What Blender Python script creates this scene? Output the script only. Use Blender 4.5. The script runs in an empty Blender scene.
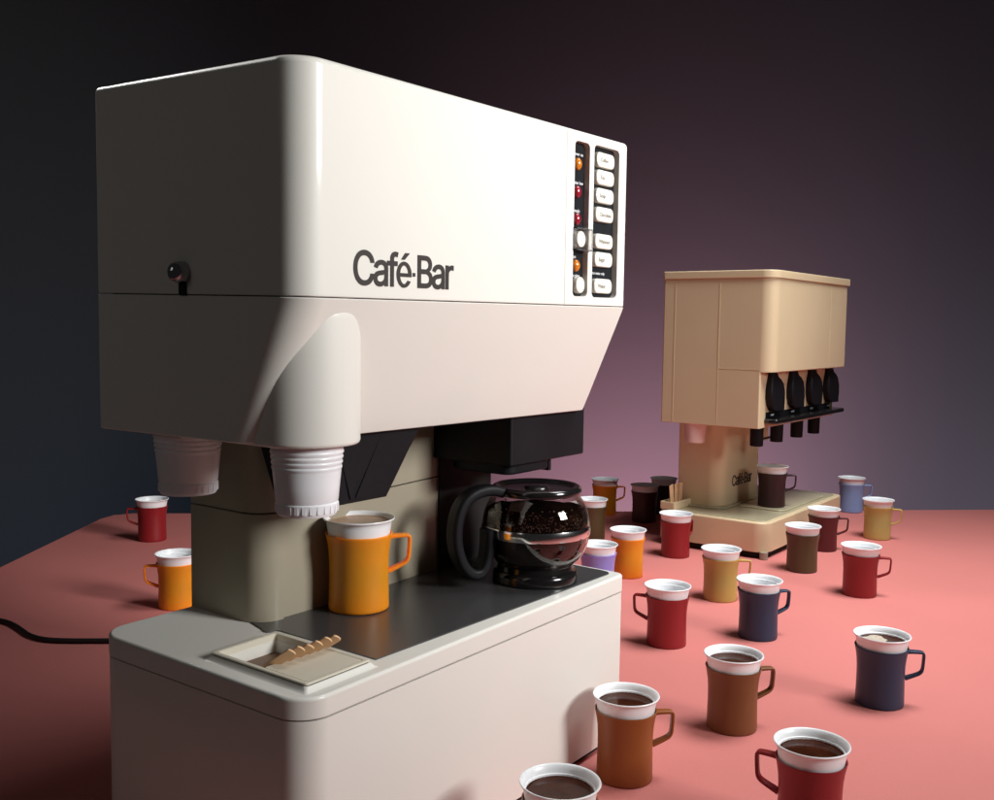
import bpy, bmesh, math, random
from mathutils import Vector, Matrix
random.seed(4)
PI = math.pi
sc = bpy.context.scene
COL = sc.collection

# ------------------------------------------------------------------ materials
def mat(name, col, rough=.5, metal=0., coat=0., coat_r=.05, spec=.5, var=.04, vscale=9., bump=0., bscale=300., trans=0., ior=1.45, emit=None, estr=0., aniso=0., sheen=0.):
    m = bpy.data.materials.new(name); m.use_nodes = True
    nt = m.node_tree; b = nt.nodes['Principled BSDF']; L = nt.links
    b.inputs['Roughness'].default_value = rough; b.inputs['Metallic'].default_value = metal
    b.inputs['Coat Weight'].default_value = coat; b.inputs['Coat Roughness'].default_value = coat_r
    b.inputs['Specular IOR Level'].default_value = spec; b.inputs['IOR'].default_value = ior
    b.inputs['Transmission Weight'].default_value = trans
    b.inputs['Sheen Weight'].default_value = sheen
    if emit:
        b.inputs['Emission Color'].default_value = (*emit, 1); b.inputs['Emission Strength'].default_value = estr
    tc = nt.nodes.new('ShaderNodeTexCoord')
    n = nt.nodes.new('ShaderNodeTexNoise'); n.inputs['Scale'].default_value = vscale; n.inputs['Detail'].default_value = 5
    L.new(tc.outputs['Object'], n.inputs['Vector'])
    r = nt.nodes.new('ShaderNodeValToRGB')
    r.color_ramp.elements[0].position = .3; r.color_ramp.elements[1].position = .7
    r.color_ramp.elements[0].color = (*[c*(1-var) for c in col], 1); r.color_ramp.elements[1].color = (*[min(1, c*(1+var)) for c in col], 1)
    L.new(n.outputs['Fac'], r.inputs['Fac']); L.new(r.outputs['Color'], b.inputs['Base Color'])
    mr = nt.nodes.new('ShaderNodeMapRange'); mr.inputs['To Min'].default_value = rough*.85; mr.inputs['To Max'].default_value = min(1, rough*1.15)
    L.new(n.outputs['Fac'], mr.inputs['Value']); L.new(mr.outputs['Result'], b.inputs['Roughness'])
    if bump > 0:
        n2 = nt.nodes.new('ShaderNodeTexNoise'); n2.inputs['Scale'].default_value = bscale; n2.inputs['Detail'].default_value = 3
        bp = nt.nodes.new('ShaderNodeBump'); bp.inputs['Strength'].default_value = bump; bp.inputs['Distance'].default_value = .0006
        L.new(tc.outputs['Object'], n2.inputs['Vector']); L.new(n2.outputs['Fac'], bp.inputs['Height']); L.new(bp.outputs['Normal'], b.inputs['Normal'])
    return m

M = {}
M['cream'] = mat('cream_enamel', (.77, .755, .70), .5, coat=.32, coat_r=.09, var=.012, vscale=4, bump=.12, bscale=900)
M['column'] = mat('shaded_olive_enamel', (.34, .30, .225), .5, coat=.2, coat_r=.12, var=.02, vscale=6, bump=.15, bscale=900)  # olive enamel darkened: the hood's shade on the column is in this colour
M['tan'] = mat('tan_enamel', (.68, .545, .345), .45, coat=.25, coat_r=.08, var=.03, vscale=5, bump=.1, bscale=800)
M['tan_gloss'] = mat('glossy_tan_plastic', (.44, .39, .26), .32, coat=.5, coat_r=.04, var=.08, vscale=8)
M['black'] = mat('black_plastic', (.007, .007, .009), .5, spec=.22, var=.15, bump=.2, bscale=700)
M['gloss_black'] = mat('glossy_black_plastic', (.010, .009, .009), .16, coat=.4, var=.1)
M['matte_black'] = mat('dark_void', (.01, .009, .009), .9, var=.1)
M['plate'] = mat('dark_steel_plate', (.12, .12, .122), .26, metal=.6, var=.03, vscale=4, bump=.12, bscale=1500)
M['panel_black'] = mat('black_panel', (.012, .014, .017), .35, var=.1)
M['button'] = mat('ivory_button', (.82, .79, .70), .35, coat=.3, var=.01)
M['ink'] = mat('dark_ink', (.032, .024, .022), .55, var=.05)
M['ink_grey'] = mat('grey_ink', (.30, .29, .26), .55, var=.05)
M['ink_white'] = mat('white_ink', (.75, .78, .82), .55, var=.02)
M['amber'] = mat('amber_lens', (.65, .20, .02), .15, coat=.6, var=.25, vscale=400)
M['ruby'] = mat('red_lens', (.30, .015, .03), .15, coat=.6, var=.25, vscale=400)
M['clear'] = mat('clear_acrylic', (.9, .9, .9), .05, trans=.92, var=0)
M['white_cup'] = mat('white_cup_plastic', (.85, .86, .88), .34, var=.01, coat=.2, coat_r=.1)
M['thin_cup'] = mat('thin_white_plastic', (.84, .85, .88), .36, var=.015, coat=.2, coat_r=.1)
M['pink_cup'] = mat('pinkish_white_plastic', (.75, .55, .50), .4, var=.02)
M['coffee'] = mat('black_coffee', (.042, .010, .004), .10, spec=.10, var=.3, vscale=60)
M['froth'] = mat('milky_coffee', (.42, .27, .18), .3, var=.15, vscale=80)
M['bubbles'] = mat('brown_bubbles', (.16, .085, .06), .25, var=.4, vscale=300)
M['foam'] = mat('pale_coffee_foam', (.5, .42, .33), .5, var=.25, vscale=300, bump=.5, bscale=1500)
M['pot_coffee'] = mat('brewed_coffee', (.014, .005, .003), .6, spec=.0, var=.3, vscale=60)
M['steel'] = mat('polished_steel', (.90, .89, .88), .14, metal=1., var=0)
M['chrome'] = mat('dark_chrome', (.45, .45, .47), .04, metal=1., var=0)
M['wood'] = mat('pale_birch', (.74, .46, .26), .6, var=.12, vscale=60)
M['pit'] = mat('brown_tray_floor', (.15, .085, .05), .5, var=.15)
M['tray'] = mat('beige_plastic_tray', (.70, .655, .54), .45, coat=.2, var=.02)
M['rubber'] = mat('black_rubber_cord', (.012, .009, .009), .5, var=.1)

# glass of the coffee pot
def glass_mat():
    m = bpy.data.materials.new('pot_glass'); m.use_nodes = True
    nt = m.node_tree; b = nt.nodes['Principled BSDF']
    b.inputs['Base Color'].default_value = (.93, .88, .84, 1); b.inputs['Roughness'].default_value = .01
    b.inputs['Transmission Weight'].default_value = 1; b.inputs['IOR'].default_value = 1.47
    return m
M['glass'] = glass_mat()

def pink_mat():
    m = mat('coral_paper', (.60, .20, .18), .6, var=.035, vscale=3.0, bump=.8, bscale=650, spec=.2)
    nt = m.node_tree; L = nt.links; b = nt.nodes['Principled BSDF']
    return m
M['pink'] = pink_mat()
M['wall'] = mat('grey_backdrop_paper', (.10, .098, .105), .85, var=.05, vscale=.8, bump=.2, bscale=60)

def holder_mat(name, col):
    M[name] = mat('holder_plastic_'+name, col, .42, var=.03, vscale=25, bump=.15, bscale=900, coat=.08, coat_r=.2)
for n, c in dict(orange=(.95, .27, .010), brown=(.26, .075, .014), dark_brown=(.055, .02, .014), olive=(.075, .048, .018), navy=(.016, .036, .078),
                 mustard=(.47, .32, .09), yellow=(.52, .39, .13), maroon=(.085, .009, .011), umber=(.028, .008, .009), red=(.25, .010, .014),
                 blue=(.26, .38, .64), lilac=(.28, .25, .62), walnut=(.17, .062, .018), charcoal=(.03, .018, .016)).items():
    holder_mat(n, c)
    bs = M[n].node_tree.nodes['Principled BSDF']
    bs.inputs['Subsurface Weight'].default_value = .6 if n in ('orange', 'mustard', 'yellow', 'blue', 'lilac') else .12
    bs.inputs['Subsurface Radius'].default_value = (1, .6, .4); bs.inputs['Subsurface Scale'].default_value = .005

# ------------------------------------------------------------------ helpers
def finish(me, angle=38):
    for p in me.polygons: p.use_smooth = True
    me.set_sharp_from_angle(angle=math.radians(angle))

def obj(name, bm, m, parent=None, angle=38, wn=True, loc=None, label=None, recalc=True):
    me = bpy.data.meshes.new(name)
    if recalc: bmesh.ops.recalc_face_normals(bm, faces=bm.faces)
    bm.to_mesh(me); bm.free(); finish(me, angle)
    me.materials.append(M[m] if isinstance(m, str) else m)
    o = bpy.data.objects.new(name, me); COL.objects.link(o)
    if parent: o.parent = parent
    if loc: o.location = loc
    if wn:
        w = o.modifiers.new('wn', 'WEIGHTED_NORMAL'); w.keep_sharp = True
    if label: o['label'] = label
    return o

def tag(o, label, cat, group=None):
    o['label'] = label; o['category'] = cat
    if group: o['group'] = group
    return o

def thing(name, label, cat, loc=(0, 0, 0), rotz=0, group=None):
    o = bpy.data.objects.new(name, None); COL.objects.link(o); o.empty_display_size = .02
    o.location = loc; o.rotation_euler = (0, 0, rotz)
    return tag(o, label, cat, group)

def rr(x0, y0, x1, y1, r, n=8):
    """rounded rectangle, radii r = (front-left, front-right, back-right, back-left)"""
    if not isinstance(r, (tuple, list)): r = (r,)*4
    P = []
    for (cx, cy, rad, a0) in ((x0+r[0], y0+r[0], r[0], PI), (x1-r[1], y0+r[1], r[1], 1.5*PI), (x1-r[2], y1-r[2], r[2], 0), (x0+r[3], y1-r[3], r[3], .5*PI)):
        for i in range(n+1):
            a = a0+i/n*PI/2
            P.append((cx+math.cos(a)*rad, cy+math.sin(a)*rad))
    return P

def loft(bm, secs, cap0=True, cap1=True):
    """secs: list of lists of 3-D points, all the same length"""
    rings = [[bm.verts.new(p) for p in s] for s in secs]
    n = len(rings[0])
    for a, b in zip(rings, rings[1:]):
        for i in range(n):
            j = (i+1) % n
            bm.faces.new((a[i], a[j], b[j], b[i]))
    if cap0: bm.faces.new(list(reversed(rings[0])))
    if cap1: bm.faces.new(rings[-1])
    return rings

def rbox(bm, x0, y0, x1, y1, z0, z1, r=.005, e=.0015, e0=None, n=8, zf=None):
    """box with rounded vertical corners (r) and rounded top / bottom edges (e, e0)"""
    if e0 is None: e0 = e
    if not isinstance(r, (tuple, list)): r = (r,)*4
    secs = []
    def s(ins, z):
        return [(p[0], p[1], z) for p in rr(x0+ins, y0+ins, x1-ins, y1-ins, [max(q-ins, .0003) for q in r], n)]
    k = 4
    if e0 > 0:
        for i in range(k):
            a = i/k*PI/2; secs.append(s(e0*(1-math.sin(a)), z0+e0*(1-math.cos(a))))
    secs.append(s(0, z0+e0)); secs.append(s(0, z1-e))
    if e > 0:
        for i in range(1, k+1):
            a = i/k*PI/2; secs.append(s(e*(1-math.cos(a)), z1-e+e*math.sin(a)))
    v0 = len(bm.verts)
    loft(bm, secs)
    if zf:
        bm.verts.ensure_lookup_table()
        for v in bm.verts[v0:]: v.co.z = zf(v.co)
    return bm

def lathe(bm, prof, n=48, c=(0, 0), cap0=False, cap1=False):
    secs = [[(c[0]+r*math.cos(2*PI*i/n), c[1]+r*math.sin(2*PI*i/n), z) for i in range(n)] for r, z in prof]
    return loft(bm, secs, cap0, cap1)

def tube(bm, pts, r, n=10, cap=True, flat=1.0, closed=False):
    pts = [Vector(p) for p in pts]; up = Vector((0, 0, 1)); secs = []
    for i, p in enumerate(pts):
        if closed: t = pts[(i+1) % len(pts)]-pts[i-1]
        else: t = pts[min(i+1, len(pts)-1)]-pts[max(i-1, 0)]
        t.normalize()
        a = t.cross(up)
        if a.length < 1e-3: a = Vector((1, 0, 0))
        a.normalize(); b = a.cross(t).normalized()
        rr_ = r[i] if isinstance(r, (list, tuple)) else r
        secs.append([p+a*math.cos(2*PI*k/n)*rr_*flat+b*math.sin(2*PI*k/n)*rr_ for k in range(n)])
    if closed: secs.append(secs[0]); cap = False
    loft(bm, secs, cap, cap)

def prism(bm, poly, o, u, v, w, th):
    """polygon in the plane o + a*u + b*v, thickened by th along w"""
    o, u, v, w = map(Vector, (o, u, v, w))
    a = [o+u*p[0]+v*p[1] for p in poly]; b = [q+w*th for q in a]
    loft(bm, [a, b])

def new(): return bmesh.new()

def boolean_cut(o, cutters):
    bpy.context.view_layer.update()
    o.modifiers.clear()
    for c in cutters:
        md = o.modifiers.new('b', 'BOOLEAN'); md.operation = 'DIFFERENCE'; md.object = c; md.solver = 'EXACT'
    dg = bpy.context.evaluated_depsgraph_get(); dg.update()
    me = bpy.data.meshes.new_from_object(o.evaluated_get(dg))
    o.modifiers.clear(); old = o.data; o.data = me; me.name = o.name
    finish(me, 30)
    w = o.modifiers.new('wn', 'WEIGHTED_NORMAL'); w.keep_sharp = True
    for c in cutters: bpy.data.objects.remove(c)

def text_mesh(name, body, size, m, parent, origin, u, v, spread=1.0, thick=.00015, align='LEFT', xs=1.0):
    """small lettering from the built-in font, laid on the plane origin + a*u + b*v"""
    c = bpy.data.curves.new(name, 'FONT'); c.body = body; c.size = size; c.resolution_u = 2; c.align_x = align; c.offset = size*.012
    c.extrude = thick
    t = bpy.data.objects.new(name, c); COL.objects.link(t); bpy.context.view_layer.update()
    me = bpy.data.meshes.new_from_object(t.evaluated_get(bpy.context.evaluated_depsgraph_get()))
    bpy.data.objects.remove(t)
    u, v, origin = Vector(u), Vector(v), Vector(origin); w = u.cross(v)
    for q in me.vertices:
        q.co = origin+u*q.co.x*xs+v*q.co.y+w*q.co.z
    me.materials.clear(); me.materials.append(M[m])
    o = bpy.data.objects.new(name, me); COL.objects.link(o); o.parent = parent
    return o

LOGO = [[[(0.0854,0.2185),(0.0993,0.2193),(0.1077,0.219),(0.1157,0.2181),(0.1236,0.2166),(0.1313,0.2144),(0.1386,0.2116),(0.1456,0.2083),(0.1522,0.2043),(0.1585,0.1998),(0.1643,0.1947),(0.1696,0.1891),(0.1744,0.1831),(0.1787,0.1765),(0.1824,0.1694),(0.1855,0.1619),(0.1879,0.154),(0.191,0.1398),(0.1542,0.1398),(0.1518,0.1486),(0.1502,0.1532),(0.1482,0.1574),(0.1459,0.1613),(0.1433,0.1649),(0.1404,0.1682),(0.1373,0.1713),(0.1338,0.174),(0.1302,0.1765),(0.1263,0.1786),(0.1222,0.1804),(0.1179,0.1819),(0.1134,0.183),(0.1088,0.1838),(0.1042,0.1843),(0.0995,0.1845),(0.0906,0.1839),(0.0823,0.1822),(0.0745,0.1794),(0.0672,0.1755),(0.0605,0.1705),(0.0545,0.1644),(0.0493,0.1573),(0.0447,0.1491),(0.041,0.1398),(0.0384,0.1295),(0.0368,0.1181),(0.0362,0.1056),(0.0368,0.0932),(0.0384,0.0818),(0.0411,0.0715),(0.0448,0.0623),(0.0494,0.0541),(0.0547,0.0469),(0.0607,0.0409),(0.0674,0.0359),(0.0747,0.032),(0.0824,0.0292),(0.0906,0.0276),(0.0995,0.027),(0.1042,0.0272),(0.1088,0.0277),(0.1134,0.0285),(0.1179,0.0297),(0.1222,0.0312),(0.1263,0.033),(0.1302,0.0351),(0.1339,0.0375),(0.1373,0.0403),(0.1404,0.0433),(0.1433,0.0466),(0.1459,0.0503),(0.1482,0.0542),(0.1502,0.0584),(0.1518,0.063),(0.1542,0.0717),(0.191,0.0717),(0.188,0.0576),(0.1856,0.0497),(0.1826,0.0422),(0.1788,0.0352),(0.1746,0.0286),(0.1698,0.0225),(0.1645,0.0169),(0.1586,0.0118),(0.1524,0.0073),(0.1458,0.0034),(0.1388,-0.0),(0.1314,-0.0028),(0.1238,-0.005),(0.1159,-0.0066),(0.1077,-0.0075),(0.0993,-0.0078),(0.0854,-0.007),(0.0722,-0.0044),(0.0597,-0.0),(0.0481,0.0061),(0.0374,0.0138),(0.028,0.023),(0.0197,0.0336),(0.0127,0.0457),(0.0071,0.059),(0.0032,0.0735),(0.0008,0.089),(0.0,0.1056),(0.0008,0.1223),(0.0032,0.1379),(0.0071,0.1523),(0.0127,0.1657),(0.0197,0.1777),(0.0279,0.1883),(0.0374,0.1976),(0.0481,0.2053),(0.0597,0.2115),(0.0722,0.2158)]],[[(0.2492,0.1646),(0.256,0.1648),(0.2606,0.1647),(0.2655,0.1643),(0.2705,0.1636),(0.2758,0.1626),(0.2812,0.1612),(0.2866,0.1593),(0.2918,0.1569),(0.2969,0.154),(0.3018,0.1505),(0.3063,0.1461),(0.3103,0.1412),(0.3138,0.1355),(0.3167,0.1289),(0.3187,0.1215),(0.3199,0.1134),(0.3203,0.1046),(0.3203,-0.005),(0.2853,-0.005),(0.2853,0.0166),(0.2916,0.0166),(0.2892,0.013),(0.2866,0.0098),(0.2836,0.0066),(0.2801,0.0035),(0.2761,0.0007),(0.2717,-0.0019),(0.2667,-0.0042),(0.2612,-0.0061),(0.2552,-0.0075),(0.2487,-0.0083),(0.2418,-0.0085),(0.234,-0.0082),(0.2265,-0.007),(0.2194,-0.0051),(0.2125,-0.0025),(0.2061,0.001),(0.2004,0.0052),(0.1953,0.0101),(0.191,0.0158),(0.1875,0.0222),(0.185,0.0292),(0.1835,0.0368),(0.183,0.0448),(0.1834,0.0519),(0.1845,0.0584),(0.1864,0.0643),(0.189,0.0695),(0.1923,0.0741),(0.1961,0.0781),(0.2004,0.0817),(0.2051,0.0846),(0.2101,0.0871),(0.2153,0.0892),(0.2207,0.091),(0.2263,0.0924),(0.232,0.0936),(0.2376,0.0947),(0.2432,0.0956),(0.2488,0.0964),(0.2556,0.0972),(0.2672,0.0987),(0.2719,0.0992),(0.2758,0.0998),(0.279,0.1004),(0.2814,0.1012),(0.2831,0.102),(0.2839,0.1026),(0.2844,0.1033),(0.2847,0.1043),(0.2847,0.1109),(0.2841,0.1147),(0.2831,0.118),(0.2818,0.121),(0.2802,0.1235),(0.2782,0.1257),(0.2757,0.1277),(0.2729,0.1294),(0.2695,0.1307),(0.2658,0.1317),(0.2615,0.1323),(0.2567,0.1325),(0.2517,0.1323),(0.2472,0.1317),(0.2431,0.1308),(0.2394,0.1294),(0.2359,0.1277),(0.2329,0.1259),(0.2302,0.1238),(0.2279,0.1216),(0.2258,0.1192),(0.2241,0.1168),(0.2227,0.1144),(0.2197,0.1078),(0.1855,0.1179),(0.191,0.1302),(0.1949,0.1368),(0.1995,0.1426),(0.2048,0.1477),(0.2104,0.1519),(0.2163,0.1555),(0.2226,0.1585),(0.2292,0.1608),(0.2359,0.1626),(0.2425,0.1638)],[(0.2919,0.074),(0.2897,0.0727),(0.2873,0.0717),(0.2818,0.0701),(0.2788,0.0694),(0.269,0.0676),(0.2657,0.0671),(0.2625,0.0667),(0.2592,0.0662),(0.2562,0.0659),(0.2447,0.0642),(0.2406,0.0634),(0.2367,0.0624),(0.2329,0.0612),(0.2295,0.0599),(0.2266,0.0583),(0.2242,0.0565),(0.2221,0.0546),(0.2206,0.0525),(0.2195,0.0501),(0.2188,0.0471),(0.2185,0.0436),(0.2188,0.0404),(0.2194,0.0376),(0.2204,0.0352),(0.2217,0.033),(0.2235,0.0311),(0.2256,0.0293),(0.2282,0.0277),(0.2311,0.0264),(0.2344,0.0253),(0.238,0.0245),(0.242,0.024),(0.2462,0.0239),(0.2525,0.0242),(0.2581,0.0251),(0.2632,0.0267),(0.2677,0.0288),(0.2717,0.0314),(0.2752,0.0343),(0.2781,0.0376),(0.2805,0.0413),(0.2825,0.0451),(0.2838,0.0491),(0.2846,0.0532),(0.2849,0.0575),(0.2849,0.0678)]],[[(0.384,0.225),(0.3901,0.2253),(0.3945,0.2252),(0.3985,0.2249),(0.4023,0.2245),(0.4056,0.2239),(0.411,0.2226),(0.4132,0.2219),(0.4192,0.2197),(0.4101,0.1883),(0.4042,0.1904),(0.4005,0.1914),(0.3973,0.1919),(0.3954,0.192),(0.3933,0.192),(0.3885,0.1917),(0.3849,0.1908),(0.3821,0.1895),(0.3801,0.1878),(0.3785,0.1855),(0.3772,0.1825),(0.3764,0.1787),(0.3761,0.1739),(0.3761,-0.005),(0.3407,-0.005),(0.3407,0.1796),(0.3412,0.1865),(0.3425,0.1931),(0.3447,0.1993),(0.3478,0.2048),(0.3516,0.2096),(0.356,0.2138),(0.3609,0.2173),(0.3664,0.2202),(0.3721,0.2224),(0.3779,0.224)]],[[(0.3099,0.1627),(0.3099,0.131),(0.412,0.131),(0.412,0.1627)]],[[(0.5507,0.0641),(0.5517,0.0769),(0.551,0.0897),(0.5487,0.1023),(0.5449,0.1143),(0.5395,0.1255),(0.5328,0.1357),(0.5249,0.1446),(0.5159,0.1521),(0.506,0.1579),(0.4955,0.1621),(0.4846,0.1643),(0.4735,0.1647),(0.4625,0.1632),(0.4519,0.1599),(0.4417,0.1547),(0.4323,0.1479),(0.4239,0.1395),(0.4167,0.1298),(0.4107,0.119),(0.4063,0.1073),(0.4033,0.0949),(0.402,0.0822),(0.4023,0.0694),(0.4042,0.0568),(0.4077,0.0446),(0.4128,0.0332),(0.4192,0.0228),(0.4269,0.0135),(0.4357,0.0057),(0.4454,-0.0005),(0.4557,-0.005),(0.4666,-0.0077),(0.4776,-0.0085),(0.4887,-0.0074),(0.4994,-0.0044),(0.5097,0.0003),(0.5193,0.0068),(0.5279,0.0148),(0.5354,0.0242),(0.5417,0.0348),(0.5094,0.0405),(0.5064,0.0353),(0.5029,0.0307),(0.4992,0.0267),(0.4951,0.0233),(0.4908,0.0206),(0.4864,0.0187),(0.4818,0.0174),(0.4772,0.017),(0.4725,0.0173),(0.4679,0.0184),(0.4634,0.0203),(0.4591,0.0228),(0.455,0.0261),(0.4512,0.0301),(0.4477,0.0346),(0.4446,0.0397),(0.4419,0.0452),(0.4396,0.0512),(0.4378,0.0576),(0.4365,0.0642)],[(0.5176,0.0886),(0.516,0.0978),(0.5135,0.1066),(0.51,0.1146),(0.5058,0.1218),(0.5009,0.1279),(0.4954,0.1328),(0.4895,0.1364),(0.4832,0.1386),(0.4768,0.1393),(0.4704,0.1386),(0.4641,0.1364),(0.4582,0.1328),(0.4527,0.1279),(0.4478,0.1218),(0.4436,0.1146),(0.4401,0.1066),(0.4376,0.0978),(0.436,0.0886)]],[[(0.4456,0.1767),(0.481,0.1767),(0.5329,0.2224),(0.4851,0.2224)]],[[(0.564,0.0694),(0.589,0.0694),(0.589,0.0943),(0.564,0.0943)]],[[(0.6122,-0.005),(0.6122,0.2165),(0.6926,0.2165),(0.7035,0.216),(0.7136,0.2145),(0.7229,0.212),(0.7312,0.2084),(0.7386,0.204),(0.745,0.1988),(0.7505,0.1929),(0.7549,0.1862),(0.7584,0.1791),(0.7608,0.1715),(0.7623,0.1637),(0.7627,0.1555),(0.7624,0.1485),(0.7615,0.142),(0.7598,0.1361),(0.7574,0.1308),(0.7545,0.126),(0.7512,0.1218),(0.7474,0.118),(0.7432,0.1148),(0.7388,0.112),(0.7342,0.1097),(0.7295,0.1077),(0.7281,0.1072),(0.7281,0.1134),(0.7292,0.1132),(0.7349,0.1116),(0.7404,0.1093),(0.7459,0.1063),(0.7511,0.1025),(0.7559,0.0979),(0.7601,0.0928),(0.7639,0.0869),(0.767,0.0803),(0.7692,0.073),(0.7705,0.0651),(0.771,0.0566),(0.7705,0.0482),(0.769,0.0402),(0.7665,0.0325),(0.7629,0.0252),(0.7583,0.0185),(0.7524,0.0125),(0.7455,0.0073),(0.7376,0.0029),(0.7285,-0.0006),(0.7183,-0.003),(0.7071,-0.0045),(0.6948,-0.005)],[(0.649,0.1828),(0.6919,0.1828),(0.7009,0.1822),(0.7083,0.1806),(0.7141,0.1781),(0.7187,0.1746),(0.7223,0.1704),(0.7249,0.1657),(0.7264,0.1605),(0.7269,0.1546),(0.7266,0.1501),(0.7258,0.1459),(0.7244,0.142),(0.7224,0.1384),(0.7199,0.1352),(0.717,0.1323),(0.7137,0.1298),(0.7099,0.1276),(0.7057,0.1259),(0.7012,0.1247),(0.6963,0.1239),(0.6911,0.1237),(0.649,0.1237)],[(0.649,0.091),(0.6953,0.091),(0.7016,0.0907),(0.7073,0.0897),(0.7123,0.0883),(0.717,0.0862),(0.7211,0.0837),(0.7247,0.0808),(0.7278,0.0775),(0.7303,0.0738),(0.7324,0.0699),(0.7338,0.0658),(0.7347,0.0614),(0.735,0.0569),(0.7344,0.051),(0.7328,0.0458),(0.73,0.0412),(0.7261,0.037),(0.7209,0.0335),(0.7139,0.0309),(0.7049,0.0293),(0.6939,0.0287),(0.649,0.0287)]],[[(0.8308,0.1646),(0.8375,0.1648),(0.8422,0.1647),(0.8471,0.1643),(0.8521,0.1636),(0.8574,0.1626),(0.8628,0.1612),(0.8681,0.1593),(0.8733,0.1569),(0.8784,0.154),(0.8834,0.1505),(0.8878,0.1461),(0.8918,0.1412),(0.8954,0.1355),(0.8982,0.1289),(0.9003,0.1215),(0.9015,0.1134),(0.9019,0.1046),(0.9019,-0.005),(0.8669,-0.005),(0.8669,0.0166),(0.8731,0.0166),(0.8729,0.0162),(0.8707,0.013),(0.8682,0.0098),(0.8652,0.0066),(0.8617,0.0035),(0.8577,0.0007),(0.8532,-0.0019),(0.8483,-0.0042),(0.8428,-0.0061),(0.8368,-0.0075),(0.8303,-0.0083),(0.8233,-0.0085),(0.8156,-0.0082),(0.8081,-0.007),(0.8009,-0.0051),(0.7941,-0.0025),(0.7877,0.001),(0.782,0.0052),(0.7769,0.0101),(0.7725,0.0158),(0.769,0.0222),(0.7665,0.0292),(0.7651,0.0368),(0.7646,0.0448),(0.7649,0.0519),(0.766,0.0584),(0.7679,0.0643),(0.7706,0.0695),(0.7739,0.0741),(0.7777,0.0781),(0.782,0.0817),(0.7867,0.0846),(0.7917,0.0871),(0.7969,0.0892),(0.8023,0.091),(0.8079,0.0924),(0.8135,0.0936),(0.8191,0.0947),(0.8248,0.0956),(0.8304,0.0964),(0.8372,0.0972),(0.8487,0.0987),(0.8535,0.0992),(0.8574,0.0998),(0.8605,0.1004),(0.863,0.1012),(0.8646,0.102),(0.8655,0.1026),(0.866,0.1033),(0.8663,0.1043),(0.8663,0.1109),(0.8657,0.1147),(0.8647,0.118),(0.8634,0.121),(0.8617,0.1235),(0.8597,0.1257),(0.8573,0.1277),(0.8544,0.1294),(0.8511,0.1307),(0.8473,0.1317),(0.8431,0.1323),(0.8383,0.1325),(0.8333,0.1323),(0.8287,0.1317),(0.8247,0.1308),(0.8209,0.1294),(0.8175,0.1277),(0.8145,0.1259),(0.8118,0.1238),(0.8095,0.1216),(0.8074,0.1192),(0.8057,0.1168),(0.8043,0.1144),(0.8013,0.1078),(0.7671,0.1179),(0.7726,0.1302),(0.7765,0.1368),(0.7811,0.1426),(0.7863,0.1477),(0.792,0.1519),(0.7979,0.1555),(0.8042,0.1585),(0.8108,0.1608),(0.8174,0.1626),(0.8241,0.1638)],[(0.8734,0.074),(0.8713,0.0727),(0.8689,0.0717),(0.8634,0.0701),(0.8604,0.0694),(0.8506,0.0676),(0.8473,0.0671),(0.844,0.0667),(0.8408,0.0662),(0.8378,0.0659),(0.8263,0.0642),(0.8222,0.0634),(0.8182,0.0624),(0.8145,0.0612),(0.8111,0.0599),(0.8082,0.0583),(0.8057,0.0565),(0.8037,0.0546),(0.8022,0.0525),(0.8011,0.0501),(0.8004,0.0471),(0.8001,0.0436),(0.8003,0.0404),(0.8009,0.0376),(0.8019,0.0352),(0.8033,0.033),(0.8051,0.0311),(0.8072,0.0293),(0.8097,0.0277),(0.8127,0.0264),(0.816,0.0253),(0.8196,0.0245),(0.8235,0.024),(0.8277,0.0239),(0.834,0.0242),(0.8397,0.0251),(0.8447,0.0267),(0.8492,0.0288),(0.8533,0.0314),(0.8567,0.0343),(0.8597,0.0376),(0.8621,0.0413),(0.864,0.0451),(0.8654,0.0491),(0.8662,0.0532),(0.8665,0.0575),(0.8665,0.0678)]],[[(0.9748,0.1645),(0.9822,0.165),(1.0,0.1642),(1.0,0.1279),(0.9888,0.1299),(0.9845,0.1303),(0.9822,0.1304),(0.9799,0.1304),(0.975,0.1302),(0.9705,0.1294),(0.9662,0.1281),(0.9623,0.1264),(0.9587,0.1242),(0.9555,0.1216),(0.9528,0.1187),(0.9504,0.1153),(0.9485,0.1116),(0.9472,0.1076),(0.9463,0.1033),(0.9461,0.0984),(0.9461,-0.005),(0.9107,-0.005),(0.9107,0.1627),(0.9452,0.1627),(0.9452,0.1384),(0.9386,0.1384),(0.94,0.1416),(0.9439,0.1473),(0.9487,0.1524),(0.9544,0.1568),(0.9608,0.1604),(0.9676,0.1629)]]]

def logo(name, width, m, parent, origin, u, v):
    u, v, origin = Vector(u), Vector(v), Vector(origin); w = u.cross(v); bm = bmesh.new()
    for gi, G in enumerate(LOGO):
        c = bpy.data.curves.new(name, 'CURVE'); c.dimensions = '2D'; c.fill_mode = 'BOTH'; c.extrude = (.00016+gi*.000012)/width
        for L in G:
            s = c.splines.new('POLY'); s.points.add(len(L)-1); s.use_cyclic_u = True
            for p, q in zip(s.points, L): p.co = (q[0], q[1], 0, 1)
        t = bpy.data.objects.new(name, c); COL.objects.link(t); bpy.context.view_layer.update()
        me = bpy.data.meshes.new_from_object(t.evaluated_get(bpy.context.evaluated_depsgraph_get()))
        bpy.data.objects.remove(t); bm.from_mesh(me)
    for q in bm.verts: q.co = origin+(u*q.co.x+v*q.co.y+w*q.co.z)*width
    me = bpy.data.meshes.new(name); bm.to_mesh(me); bm.free(); me.materials.append(M[m])
    o = bpy.data.objects.new(name, me); COL.objects.link(o); o.parent = parent
    return o

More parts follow.
